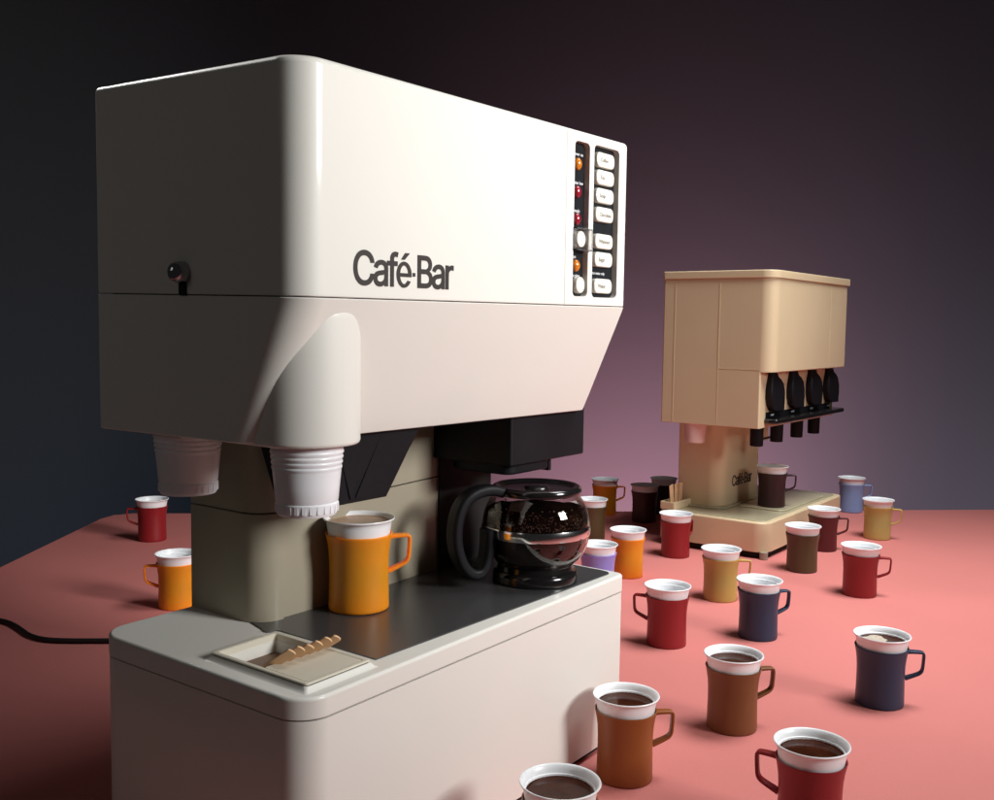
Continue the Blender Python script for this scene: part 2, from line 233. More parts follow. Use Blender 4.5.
# ------------------------------------------------------------------ setting
bm = new()
poly = [(-.10, -1.5), (3.6, -1.5), (3.6, -1.22), (1.06, 1.60), (1.015, 1.655), (.975, 1.70), (.93, 1.715), (.88, 1.695), (-.27, .86), (-.24, .75)]
loft(bm, [[(x, y, -.03) for x, y in poly], [(x, y, -.002) for x, y in poly], [(x, y, 0) for x, y in poly]])
t = obj('tabletop', bm, 'pink', wn=False); t['kind'] = 'structure'
f3 = Vector((.80358, .59031, 0)).normalized(); r3 = Vector((f3.y, -f3.x, 0))
bc = Vector((-.5317, -.582, 0))+f3*4.6
bm = new(); pts = []
for dz, dn in ((-2.2, 0), (4.2, 0)):
    pass
a = bc-r3*6; b = bc+r3*6
prism(bm, [(0, -2.5), (12, -2.5), (12, 5), (0, 5)], a, r3, (0, 0, 1), f3, .05)
w_ = obj('backdrop_wall', bm, 'wall', wn=False); w_['kind'] = 'structure'

# ------------------------------------------------------------------ big machine
LX, LY = .5136, .2754
machine = thing('coffee_machine', 'large cream hot drink machine in the foreground with orange mug on its base', 'drink machine', (0, 0, 0))
# planes of the shell: z at (0,0), (0,LY), (LX,0)
def plane(z00, z0y, zx0): return lambda x, y: z00+(z0y-z00)*y/LY+(zx0-z00)*x/LX
ptop = plane(.7114, .7186, .7194); pseam = plane(.5250, .5293, .5283); phood = plane(.4050, .4025, .4020)
def warp(p0, z0, p1, z1):
    def f(co):
        t = (co.z-z0)/(z1-z0)
        return p0(co.x, co.y)*(1-t)+p1(co.x, co.y)*t
    return f
bm = rbox(new(), 0, 0, LX, LY, 0, 1, (.028, .0035, .004, .004), e=0, e0=0)
bm.free()
bm = new(); secs = []
def sh(ins, r0, fz):
    return [(x, y, fz(x, y)) for x, y in rr(ins, ins, LX-ins, LY-ins, (max(r0-ins, .002), max(.0045-ins, .001), max(.0045-ins, .001), max(.0045-ins, .001)), 10)]
secs.append(sh(.0012, .028, lambda x, y: pseam(x, y)+.0003)); secs.append(sh(.0002, .028, lambda x, y: pseam(x, y)+.0010)); secs.append(sh(0, .028, lambda x, y: pseam(x, y)+.003))
E_ = .006
for i in range(0, 6):
    a = i/5*PI/2
    secs.append(sh(E_*(1-math.cos(a)), .028, lambda x, y, a=a: ptop(x, y)-E_+E_*math.sin(a)))
loft(bm, secs)
shell = obj('top_shell', bm, 'cream', machine)
S1 = (.3968, .4279, .5375, .7090); S2 = (.4373, .4935, .5375, .7104)
cut = []
def slot_poly(x0, x1, z0, z1, r, slope=.0):
    return [(x, z+slope*(x-x0)) for x, z in rr(x0, z0, x1, z1, r, 6)]
SD = .0075
for k, (x0, x1, z0, z1) in enumerate((S1, S2)):
    c = new(); prism(c, slot_poly(x0, x1, z0, z1-.0035, .006, .01), (0, SD, 0), (1, 0, 0), (0, 0, 1), (0, -1, 0), .05)
    cut.append(obj('cutter', c, 'panel_black', wn=False))
c = new(); bmesh.ops.create_cube(c, size=1, matrix=Matrix.Translation((.3807, 0, .6))@Matrix.Diagonal((.0009, .0016, .4, 1)))
cut.append(obj('cutter', c, 'panel_black', wn=False))
bpy.context.view_layer.update()
boolean_cut(shell, cut)
# the dark core seen in the seam
bm = rbox(new(), .003, .003, LX-.003, LY-.003, 0, 1, .026, e=0, e0=0, zf=warp(lambda x, y: pseam(x, y)-.006, 0, lambda x, y: pseam(x, y)+.008, 1))
obj('seam_gasket', bm, 'matte_black', machine)
# control panels
for k, (x0, x1, z0, z1) in enumerate((S1, S2)):
    bm = new(); prism(bm, slot_poly(x0+.0004, x1-.0004, z0+.0004, z1-.0039, .0058, .01), (0, SD-.0001, 0), (1, 0, 0), (0, 0, 1), (0, -1, 0), .0007)
    pn = obj('control_panel', bm, 'panel_black', machine, wn=False)
    yf = SD-.0008
    U, V = (1, 0, 0), (0, 0, 1)
    if k == 1:
        words = ['Coffee', 'Tea', 'Soup', 'Chocolate', 'Whitener', 'Sugar', 'Water']
        for z, wd in zip((.6927, .6732, .6528, .6318, .6016, .5810, .5510), words):
            bm = new(); cx = .4655; hw, hh = .0195, .0083
            def pill(ins, y): return [(x, y, zz) for x, zz in rr(cx-hw+ins, z-hh+ins, cx+hw-ins, z+hh-ins, hh-.0016-ins, 8)]
            loft(bm, [pill(0, yf), pill(0, yf-.0042), pill(.0004, yf-.0051), pill(.0012, yf-.0056)])
            b_ = obj('button', bm, 'button', pn)
            text_mesh('lettering', wd, .0062, 'ink_grey', b_, (cx-.0125, yf-.0058, z-.0022), U, V)
        text_mesh('lettering', 'hot water only', .0047, 'ink_white', pn, (.4475, yf-.0003, .5640), U, V)
    else:
        for z, kind in ((.6823, 'amber'), (.6520, 'ruby'), (.6223, 'ruby'), (.5716, 'amber')):
            bm = new(); n = 20
            pr_ = [(.0068, 0), (.0068, .0018), (.0058, .0032), (.0040, .0044), (.0018, .0050), (.0003, .0052)]
            loft(bm, [[(.4120+r*.86*math.cos(2*PI*i/n), yf-h, z+r*math.sin(2*PI*i/n)) for i in range(n)] for r, h in pr_])
            obj('indicator_light', bm, kind, pn, label='amber indicator lamp' if kind == 'amber' else 'dark red indicator lamp')
        for z in (.6007, .5503):
            bm = new(); n = 28
            pr_ = [(.0092, 0), (.0092, .0045), (.0086, .0056), (.0076, .0060), (.0002, .0060)]
            loft(bm, [[(.4152+r*math.cos(2*PI*i/n), yf-h, z+r*math.sin(2*PI*i/n)) for i in range(n)] for r, h in pr_])
            obj('round_button', bm, 'button', pn)
        # clear guard round the upper round button
        bm = new()
        x0, x1, z0_, z1_ = .3962, .4300, .5880, .6120
        for q in ((x0, x0+.0012, z0_, z1_), (x1-.0012, x1, z0_, z1_), (x0, x1, z0_, z0_+.0012), (x0, x1, z1_-.0012, z1_)):
            bmesh.ops.create_cube(bm, size=1, matrix=Matrix.Translation(((q[0]+q[1])/2, .0012, (q[2]+q[3])/2))@Matrix.Diagonal((q[1]-q[0], .0105, q[3]-q[2], 1)))
        obj('button_guard', bm, 'clear', pn, wn=False)
        for z, wd, s in ((.6925, 'power on', .0052), (.6615, 'water low', .0052), (.6310, 'ready', .0052), (.6085, 'pour', .0046), (.5806, 'on', .0052), (.5600, 'hot plate', .0050)):
            text_mesh('lettering', wd, s, 'ink_white', pn, (.4030 if len(wd) > 5 else .4070, yf-.0003, z-.001), U, V)
logo('logo_lettering', .1305, 'ink', machine, (.0590, -.0003, .5371), (1, 0, .004), (0, 0, 1))
# lock knob on the left side
bm = new()
pr_ = [(.0098, 0), (.0098, .002), (.0090, .0075), (.0072, .0115), (.0044, .0135), (.0004, .0142)]
loft(bm, [[(-h, .1440+r*.95*math.cos(2*PI*i/32), .5462+r*math.sin(2*PI*i/32)) for i in range(32)] for r, h in pr_])
obj('lock_knob', bm, 'chrome', machine)
bm = rbox(new(), -.0016, .1395, .0002, .1492, .5268, .5372, .0004, e=.0003); obj('lock_slot', bm, 'matte_black', machine)

# lower hood: the front slants back under the shell
bm = new()
def hd(y0, f, ins=0, r=.028):
    return [(x, y, f(x, y)) for x, y in rr(ins, y0+ins, LX-ins, LY-ins, (r-ins, .003, .004, .004), 10)]
SL = .054
hs = [hd(.0004, lambda x, y: pseam(x, y)-.0005, .0006), hd(.0006, lambda x, y: pseam(x, y)-.0013)]
for k in range(1, 6):
    q = k/6
    hs.append([(x, y, (pseam(x, y)-.0022)*(1-q)+phood(x, y)*q) for x, y, _ in hd(.0006+(SL-.0006)*q, phood)])
hs.append(hd(SL, lambda x, y: phood(x, y)+.001)); hs.append(hd(SL+.001, phood, .001))
loft(bm, hs)
obj('slanted_hood', bm, 'cream', machine)
# cup chute that stands out of the slanted hood
bm = new(); W_ = .100; secs = []
def ch(ins, z, r=.0455): return [(x, y, z) for x, y in rr(.0078+ins, .0046+ins, W_-ins, .150, (r-ins, r-ins, .01, .01), 16)]
secs = [ch(.005, .4020), ch(.0022, .4024), ch(.0008, .4034), ch(0, .4056), ch(0, .45), ch(0, .508)]
for i in range(1, 7):
    a = i/6*PI/2; secs.append(ch(.005*(1-math.cos(a)), .510+.0075*math.sin(a)))
loft(bm, secs)
obj('cup_chute', bm, 'cream', machine)

# column and back panel
def cpoly(z): 
    P = [(.5005, .1860), (.5005, LY+.002), (.1040, LY+.002), (.1040, .197)]
    for i in range(9):
        a = PI+i/8*PI/2*.92
        P.append((.1310+.027*math.cos(a), .1955+.027*math.sin(a)))
    P += [(.1332, .1685), (.1336, .1720), (.1372, .1720), (.2240, .1700), (.3600, .1770)]
    return P
def col(z0, z1, ins0=.0, ins1=.0):
    bm = new(); c = Vector((.30, .22))
    def s(i, z): return [(x+(c.x-x)/max(abs(c.x-x), .02)*i*(abs(c.x-x) > .02), y+(c.y-y)/max(abs(c.y-y), .02)*i*(abs(c.y-y) > .015), z(x, y)) for x, y in cpoly(0)]
    loft(bm, [s(ins0, z0), s(0, lambda x, y: z0(x, y)+ins0), s(0, lambda x, y: z1(x, y)-ins1), s(ins1, z1)])
    return bm
zs_ = lambda x, y: .3160+.02*(x-.1)
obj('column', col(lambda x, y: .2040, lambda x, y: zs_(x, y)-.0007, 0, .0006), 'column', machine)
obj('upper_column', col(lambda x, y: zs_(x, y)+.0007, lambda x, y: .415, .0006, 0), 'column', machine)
bm = rbox(new(), .108, .19, .496, LY-.003, .30, .33, .01, e=0); obj('seam_gasket', bm, 'matte_black', machine)

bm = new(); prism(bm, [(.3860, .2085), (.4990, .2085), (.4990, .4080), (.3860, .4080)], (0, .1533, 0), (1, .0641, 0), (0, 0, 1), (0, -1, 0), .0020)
obj('pot_shadow_sheet', bm, 'matte_black', machine, wn=False)  # black sheet added in place of the soft shadow behind the pot
# black mixing funnel
bm = new()
def fr(x0, x1, y0, y1, z, r=.004): return [(x, y, z) for x, y in rr(x0, y0, x1, y1, r, 4)]
loft(bm, [fr(.104, .1745, .066, .150, .3385), fr(.1035, .1750, .0655, .150, .3400), fr(.092, .2230, .0640, .165, .4060)])
fn = obj('mixing_funnel', bm, 'black', machine)
bm = new()
prism(bm, [(.128, .3425), (.142, .3425), (.176, .4000), (.163, .4000)], (0, .0662, 0), (1, 0, 0), (0, 0, 1), (0, -1, 0), .0022)
prism(bm, [(.1215, .3425), (.1275, .3425), (.113, .4000), (.104, .4000)], (0, .0662, 0), (1, 0, 0), (0, 0, 1), (0, -1, 0), .0022)
obj('rib', bm, 'black', fn)

# brew head over the pot
bm = rbox(new(), .3765, .0645, .5345, .1885, .3455, .4060, (.003, .003, .02, .003), e=0, e0=.0015)
bh = obj('brew_head', bm, 'black', machine)
bm = rbox(new(), .3850, .0725, .4740, .170, .3330, .3470, (.014, .014, .03, .03), e=0, e0=.003); obj('brew_basket', bm, 'black', bh)
bm = rbox(new(), .4700, .075, .4760, .090, .3300, .3450, .001, e=0); obj('catch', bm, 'black', bh)

# base cabinet
BX0, BY0, BX1, BY1 = -.0035, -.0070, .5185, .2790
pl = plane(.1848, .1856, .1858)
bm = rbox(new(), BX0+.0004, BY0+.0004, BX1-.0004, BY1-.0004, 0, 1, (.029, .010, .01, .028), e=0, e0=0, zf=warp(lambda x, y: .0095, 0, lambda x, y: pl(x, y)-.0008, 1))
obj('base_cabinet', bm, 'cream', machine)
bm = rbox(new(), BX0+.008, BY0+.008, BX1-.008, BY1-.008, 0, .012, .02, e=0); obj('plinth', bm, 'matte_black', machine)
bm = rbox(new(), BX0+.003, BY0+.003, BX1-.003, BY1-.003, 0, 1, .024, e=0, zf=warp(lambda x, y: pl(x, y)-.004, 0, lambda x, y: pl(x, y)+.004, 1)); obj('seam_gasket', bm, 'matte_black', machine)
pd = plane(.2038, .2066, .2070)
bm = new(); secs = []
def dk(ins, fz): return [(x, y, fz(x, y)) for x, y in rr(BX0+ins, BY0+ins, BX1-ins, BY1-ins, [max(q-ins, .002) for q in (.029, .010, .010, .028)], 10)]
secs = [dk(.0005, lambda x, y: pl(x, y)+.0006), dk(0, lambda x, y: pl(x, y)+.0012)]
for i in range(6):
    a = i/5*PI/2; secs.append(dk(.0032*(1-math.cos(a)), lambda x, y, a=a: pd(x, y)-.0032+.0032*math.sin(a)))
loft(bm, secs)
lid = obj('deck', bm, 'cream', machine)
c = new(); rbox(c, .0215, .0150, .0870, .1275, .1935, .25, .003, e=0); boolean_cut(lid, [obj('cutter', c, 'cream', wn=False)])
# dark plate
def shz(x, y): return pd(x, y)
PP = [(.1070, .0175), (.4985, .0055), (.5040, .0070), (.5075, .0120), (.5090, .0200), (.5110, .19), (.1070, .19), (.0985, .1600), (.0950, .1540), (.0955, .1500), (.0990, .1475), (.1045, .1470), (.1065, .1440)]
bm = new(); loft(bm, [[(x, y, pd(x, y)-.001) for x, y in PP], [(x, y, pd(x, y)+.0012) for x, y in PP]])
obj('hot_plate', bm, 'plate', machine, wn=False)
# stirrer tray
TX0, TY0, TX1, TY1 = .0160, .0095, .0928, .1330
def fz(k): return lambda x, y: pd(x, y)+k
bm = new()
def tr_(i, k): return [(x, y, pd(x, y)+k) for x, y in rr(TX0+i, TY0+i, TX1-i, TY1-i, .003, 5)]
loft(bm, [tr_(-.0065, -.0006), tr_(-.0040, .0003), tr_(-.0020, .0016), tr_(-.0008, .0034), tr_(-.0002, .0040), tr_(.0040, .0040), tr_(.0044, -.0020)], False, False)
obj('tray_surround', bm, 'cream', machine)
bm = new(); loft(bm, [tr_(.0012, .0036), tr_(.0012, .0052)], False, False); obj('seam_gasket', bm, 'matte_black', machine)
bm = new()
loft(bm, [tr_(.0018, .0047), tr_(.0006, .0048), tr_(.0003, .0053), tr_(.0005, .0062), tr_(.0012, .0066), tr_(.0040, .0066), tr_(.0050, .0060), tr_(.0054, -.0090)], False, False)
trim = obj('tray_rim', bm, 'tray', machine, recalc=True)
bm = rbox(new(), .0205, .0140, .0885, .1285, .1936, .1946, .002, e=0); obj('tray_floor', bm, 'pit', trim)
bm = rbox(new(), .0218, .0153, .0872, .0668, 0, 1, .002, e=0, zf=warp(fz(.0036), 0, fz(.0060), 1)); obj('tray_cover', bm, 'tray', trim)

# wooden stirrers leaning over the tray cover
def stirrer():
    bm = new(); L_, w, th = .052, .0045, .0015; P = [(-w, 0), (w, 0), (w, L_-w)]
    for i in range(1, 8): a = i/8*PI; P.append((w*math.cos(a), L_-w+w*math.sin(a)*.45))
    P.append((-w, L_-w))
    loft(bm, [[(x, 0, z) for x, z in P], [(x*.96, -.0004, z-.0003) for x, z in P], [(x*.96, -th, z-.0003) for x, z in P]])
    return bm
s0 = obj('wooden_stirrer', stirrer(), 'wood', wn=False)
ords = ['leftmost wooden stirrer leaning in the tray', 'second wooden stirrer from the left in the tray', 'third wooden stirrer from the left in the tray', 'fourth wooden stirrer from the left in the tray', 'fifth wooden stirrer from the left in the tray', 'rightmost wooden stirrer leaning over the tray']
for i in range(6):
    s = s0 if i == 0 else s0.copy()
    if i: COL.objects.link(s)
    x = .0305+i*.0108+random.uniform(-.0005, .0005)
    # foot on the tray floor behind, tip over the cover
    foot = Vector((x-.0020, .0885+random.uniform(-.001, .001), .1965)); thru = Vector((x+.0032, .0650, .2130))
    d = (thru-foot).normalized()
    side = Vector((1, -.22, -.10)); side = (side-d*side.dot(d)).normalized(); nrm = side.cross(d)
    # local x = side, local z = d, local y = d x side
    R_ = Matrix((side, d.cross(side), d)).transposed()
    tw = Matrix.Rotation(math.radians(-30+random.uniform(-4, 4)), 3, 'Z')
    s.matrix_world = Matrix.Translation(foot)@(R_@tw).to_4x4()
    tag(s, ords[i], 'stirrer', 'wooden stirrers in the tray')

# ------------------------------------------------------------------ coffee pot
PX, PY, PZ = .424, .061, .2078
pot = thing('coffee_pot', 'round glass coffee pot with steel band standing on the dark plate', 'coffee pot', (PX, PY, PZ))
R = .0630
def bowl(off=0):
    P = []
    for z, r in ((.022, .0440), (.024, .0480), (.028, .0525), (.034, .0567), (.041, .0598), (.049, .0620), (.057, .0630), (.065, .0630), (.073, .0622), (.081, .0605), (.088, .0580), (.094, .0548), (.0985, .0515), (.1015, .0490)):
        P.append((r-off, z))
    return P
bm = new(); P = [(.0005, .0205), (.03, .0205), (.040, .0208)]+bowl()+[(.0485, .1050)]
Pin = [(r-.0016, z) for r, z in bowl()]; Pin = [(.0469, .1050)]+Pin[::-1]+[(.03, .0226), (.0005, .0226)]
lathe(bm, P+Pin, 64, cap0=True, cap1=True)
obj('glass_bowl', bm, 'glass', pot, angle=60)
bm = new(); P = [(.0005, .0236)]+[(r-.0022, z+.0012) for r, z in bowl() if z < .083]+[(.0565, .0850), (.0550, .0855), (.0005, .0855)]
lathe(bm, P, 64, cap0=True, cap1=True); cf = obj('coffee', bm, 'pot_coffee', pot, angle=60)
# bubbles clinging to the glass above the coffee
bm = new()
for i in range(1100):
    a = random.uniform(0, 2*PI); z = .068+abs(random.gauss(0, .009)); z = min(z, .090)
    rb = None
    Bw = bowl()
    for (r0, z0), (r1, z1) in zip(Bw, Bw[1:]):
        if z0 <= z <= z1: rb = r0+(r1-r0)*(z-z0)/(z1-z0)
    s = random.uniform(.0004, .0011); rb -= .0018+s*.8
    bmesh.ops.create_icosphere(bm, subdivisions=1, radius=s, matrix=Matrix.Translation((rb*math.cos(a), rb*math.sin(a), z)))
ob = obj('froth', bm, 'bubbles', pot, wn=False); ob['kind'] = 'stuff'
bm = new(); lathe(bm, [(.0633, .0555), (.0638, .0575), (.0640, .0612), (.0637, .0645), (.0630, .0670), (.0622, .0670), (.0626, .0555), (.0633, .0555)], 96)
obj('steel_band', bm, 'steel', pot, angle=50)
bm = new(); lathe(bm, [(.0005, 0), (.0485, 0), (.0500, .0015), (.0500, .0085), (.0485, .0125), (.0450, .0145), (.0440, .0200), (.0470, .0232), (.0465, .0255), (.043, .024), (.0005, .022)], 64, cap0=True, cap1=True)
obj('base_collar', bm, 'gloss_black', pot, angle=40)
bm = new(); lathe(bm, [(.0005, .102), (.0480, .102), (.0520, .1035), (.0528, .1065), (.0520, .1100), (.0495, .1120), (.0455, .1118), (.0430, .1095), (.0405, .1085), (.015, .1085), (.013, .1110), (.0005, .1115)], 64, cap0=True, cap1=True)
obj('pot_lid', bm, 'gloss_black', pot, angle=50)
# loop handle, on the camera-left side
dv = Vector((-.93, .36, 0)).normalized()
bm = new(); path = []; loopc = .0900
pts = [(.050, .107), (.062, .111), (.080, .1105), (.096, .104), (.106, .090), (.1105, .070), (.1090, .048), (.1010, .028), (.0890, .0165), (.0760, .0170), (.0690, .030), (.0665, .048), (.0665, .066)]
def smooth_path(p, k=3):
    for _ in range(k):
        q = [p[0]]
        for a_, b_ in zip(p, p[1:]):
            q += [tuple(a_[i]*.75+b_[i]*.25 for i in range(len(a_))), tuple(a_[i]*.25+b_[i]*.75 for i in range(len(a_)))]
        q.append(p[-1]); p = q
    return p
ps = smooth_path(pts, 2)
side = Vector((-dv.y, dv.x, 0)); secs = []
for i, (a, z) in enumerate(ps):
    p = dv*a+Vector((0, 0, z)); n_ = ps[min(i+1, len(ps)-1)]; o_ = ps[max(i-1, 0)]
    tt = (dv*(n_[0]-o_[0])+Vector((0, 0, n_[1]-o_[1]))).normalized(); nn = tt.cross(side).normalized()
    secs.append([p+side*x+nn*y for x, y in rr(-.0105, -.0060, .0105, .0060, .004, 3)])
loft(bm, secs)
obj('handle', bm, 'black', pot, angle=50)

# ------------------------------------------------------------------ mugs: white liner cup in a coloured holder
H = .0957
def liner_bm():
    bm = new()
    out = [(.0005, .004), (.0275, .004), (.0285, .012), (.0300, .060), (.0322, .0795), (.0335, .0880), (.0340, .0915), (.0352, .0930), (.0367, .0938), (.0372, .0948), (.0368, .0957), (.0358, .0957),
           (.0345, .0944), (.0330, .0912), (.0322, .0880), (.0312, .0876), (.0300, .079), (.0285, .060), (.0268, .012), (.0262, .0062), (.0005, .0060)]
    lathe(bm, out, 48, cap0=True, cap1=True)
    return bm
def holder_bm():
    bm = new()
    out = [(.0005, .0), (.0302, .0), (.0312, .0010), (.0314, .0035), (.0311, .015), (.0307, .035), (.0308, .050), (.0315, .061), (.0328, .070), (.0342, .0765), (.0349, .0792), (.0346, .0797), (.0338, .0795),
           (.0326, .074), (.0312, .064), (.0302, .055), (.0302, .02), (.0300, .003), (.0005, .0028)]
    lathe(bm, out, 56, cap0=True, cap1=True)
    return bm
def handle_bm():
    bm = new()
    pts = [(.0310, .0735), (.0390, .0742), (.0480, .0742), (.0522, .0740), (.0538, .0722), (.0540, .0680), (.0534, .0560), (.0525, .0490), (.0495, .0452), (.0440, .0425), (.0370, .0395), (.0308, .0370)]
    ps = smooth_path(pts, 2); secs = []
    for i, (a, z) in enumerate(ps):
        n_ = ps[min(i+1, len(ps)-1)]; o_ = ps[max(i-1, 0)]
        t = Vector((n_[0]-o_[0], 0, n_[1]-o_[1])).normalized(); nn = Vector((-t.z, 0, t.x))
        q = i/(len(ps)-1); w = .0040+.0012*abs(q-.5)*2; h = .0016+.0006*(abs(q-.5)*2)**3
        secs.append([Vector((a, 0, z))+Vector((0, 1, 0))*x+nn*y for x, y in rr(-w, -h, w, h, .0010, 3)])
    loft(bm, secs)
    return bm
def mk(name, bm):
    me = bpy.data.meshes.new(name); bmesh.ops.recalc_face_normals(bm, faces=bm.faces); bm.to_mesh(me); bm.free(); finish(me, 50); return me
ME_L, ME_HN = mk('cup_liner', liner_bm()), mk('handle', handle_bm())
ME_L.materials.append(M['white_cup'])
def coffee_me(m, foam=False):
    bm = new(); n = 40
    z = .0905 if foam else .0855
    k = .0322 if foam else .0309
    lathe(bm, [(.0003, z), (k-.003, z), (k, z+.0003), (k+.0005, z+.0009)], n)
    me = mk('coffee', bm); me.materials.append(M[m])
    return me
ME_C, ME_F = coffee_me('coffee'), coffee_me('froth', True)
_h = {}
def holder_me(c):
    if c not in _h:
        a = mk('holder', holder_bm()); a.materials.append(M[c]); b = ME_HN.copy(); b.materials.append(M[c]); _h[c] = (a, b)
    return _h[c]
def child(name, me, parent, wn=False):
    o = bpy.data.objects.new(name, me); COL.objects.link(o); o.parent = parent; return o
VIEW = math.atan2(.59031, .80358)
def mug(x, y, z, colr, label, ang=-90, fill=None, sc_=1.0, handle=True, group='mugs with white liner cups standing about the coral table'):
    """ang: handle direction measured from the view axis (-90 = picture right, 90 = picture left)"""
    dirv = math.atan2(y+.582, x+.5317)
    t = thing('mug', label, 'mug', (x, y, z), dirv+math.radians(ang), group); t.scale = (sc_,)*3
    a, b = holder_me(colr)
    child('holder', a, t); child('handle', b, t); child('cup_liner', ME_L, t)
    if fill: child('coffee', ME_C if fill == 'c' else ME_F, t)
    return t

mug(1.779, .751, 0, 'orange', 'orange mug farthest back, beyond the coffee pot and left of the two dim brown mugs', -80)
mug(1.761, .622, 0, 'dark_brown', 'dim brown mug just in front of the darkest mug, left of the small machine', 5)
mug(1.899, .637, 0, 'charcoal', 'darkest shaded mug with grey rim, behind the stirrer box of the small machine', 5)
mug(1.490, .618, 0, 'olive', 'olive mug half hidden behind the right side of the coffee pot', 5)
mug(1.076, .357, 0, 'lilac', 'lilac mug peeping over the far corner of the large machine base', 5)
mug(1.232, .379, 0, 'orange', 'orange mug right of the lilac mug, no handle showing', 3)
mug(1.455, .382, 0, 'red', 'red mug in front of the left end of the small machine base, handle turned away', -40)
mug(1.191, .160, 0, 'mustard', 'mustard mug in front of the small machine, thin handle to the right', -84)
mug(1.017, .017, 0, 'navy', 'navy mug between the mustard mug and the red mug with its handle left', -62)
mug(.888, .118, 0, 'red', 'red mug with its handle to the left, beside the large machine base', 78)
mug(1.733, .147, 0, 'maroon', 'maroon mug behind the olive mug, right of the small machine base', -82)
mug(1.506, .116, 0, 'olive', 'olive mug in front of the right end of the small machine base', -28)
mug(2.261, .243, 0, 'blue', 'pale blue mug at the far edge of the table', -76)
mug(1.943, .084, 0, 'yellow', 'pale yellow mug in front of the pale blue mug', -96)
mug(1.390, -.037, 0, 'red', 'red mug with its handle to the right, in front of the pale yellow mug', -88)
mug(.842, -.225, 0, 'navy', 'navy mug filled with pale frothed coffee, far right', -80, 'c')
mug(.639, -.099, 0, 'walnut', 'dark brown mug of black coffee between the navy mug and the large machine base', -66, 'c')
mug(.432, -.269, 0, 'red', 'red mug of black coffee cut off by the bottom edge, handle to the left', 78, 'c')
mug(.431, -.060, 0, 'brown', 'tan brown mug of black coffee touching the base of the large machine in view', -76, 'c')
mug(.206, -.117, 0, 'brown', 'nearest mug, only its white rim and black coffee showing at the bottom edge', 100, 'c')
mug(.821, 1.390, 0, 'red', 'red mug alone at the far left back of the table', 88)
mug(.529, .894, 0, 'orange', 'orange mug behind the large machine column, handle to the left', 84)
mug(.210, .139, pd(.21, .139)+.0013, 'orange', 'large looking orange mug on the dark plate of the large machine', -80, 'f', group=None)
# island of pale foam on the right-hand navy mug's coffee
for o in [o for o in COL.objects if o.name.startswith('mug') and o.type == 'EMPTY' and 'pale frothed' in o['label']]:
    bm = new(); P = []
    for i in range(28):
        a = 2*PI*i/28; r = .0180+.004*math.sin(2*a+1)+.0018*math.sin(5*a)+.001*math.sin(9*a+2)
        P.append((-.0045+r*math.cos(a)*1.1, .0085+r*math.sin(a), 0))
    loft(bm, [[(x, y, .0856) for x, y, _ in P], [(x*.97, y*.97, .0862) for x, y, _ in P]])
    ob = obj('foam', bm, 'foam', o, wn=False); ob.rotation_euler = (0, 0, math.radians(60))

# ------------------------------------------------------------------ disposable cups hanging from the chutes
def thin_cup(top, h=.082, rb=.0252, rt=.0335, ribs=True, plain=False):
    bm = new(); P = [(.0005, 0.001), (rb-.004, .001), (rb-.0025, 0), (rb-.0005, 0), (rb, .001)]
    def r(z): return rb+(rt-rb)*z/h
    if plain: P += [(r(z), z) for z in (.004, .02, .04, .06, h)]
    else:
        P += [(r(.003)+.0006, .003), (r(.010)+.0006, .010), (r(.011)-.0004, .0112), (r(.014), .0125), (r(.025), .025), (r(.0375), .0375)]
        z = .039
        while z < .056: P += [(r(z)+.0000, z), (r(z)+.0006, z+.0009), (r(z)+.0006, z+.0022), (r(z), z+.0031)]; z += .0044
        P += [(r(h), h)]
    Q = [(r_-.0007, z_+.0004) for r_, z_ in P[::-1]]; Q[-1] = (.0005, .0018)
    lathe(bm, P+Q, 64, cap0=True, cap1=True)
    if not plain:   # knurled foot: small grip blocks
        for i in range(26):
            a = 2*PI*i/26
            bmesh.ops.create_cube(bm, size=1, matrix=Matrix.Rotation(a, 4, 'Z')@Matrix.Translation((rb+.0009, 0, .0062))@Matrix.Diagonal((.0016, .0030, .0066, 1)))
    return bm
zc = .3425
o = obj('plastic_cup', thin_cup(.43), 'thin_cup', angle=40, wn=False, loc=(.050, .045, zc)); tag(o, 'bright white ribbed plastic cup hanging from the front chute', 'plastic cup', 'plastic cups hanging under the large machine')
o = obj('plastic_cup', thin_cup(.43), 'thin_cup', angle=40, wn=False, loc=(.037, .190, .3460)); tag(o, 'shaded ribbed plastic cup hanging under the rear left of the large machine', 'plastic cup', 'plastic cups hanging under the large machine')

# ------------------------------------------------------------------ power cord
bm = new()
zc_ = .0042
P = smooth_path([(.36, .776, zc_), (.327, .815, zc_), (.300, .848, zc_), (.278, .882, zc_), (.2740, .920, zc_), (.285, .975, zc_), (.290, 1.012, zc_), (.283, 1.05, zc_), (.24, 1.16, zc_), (.1, 1.25, zc_)], 2)
P = smooth_path([(.27, .27, .05), (.29, .32, .03), (.33, .42, zc_), (.38, .58, zc_), (.385, .70, zc_)], 2)+P
tube(bm, P, .0040, 10)
tag(obj('power_cord', bm, 'rubber', wn=False), 'black power cord running off to the left from behind the large machine', 'power cord')

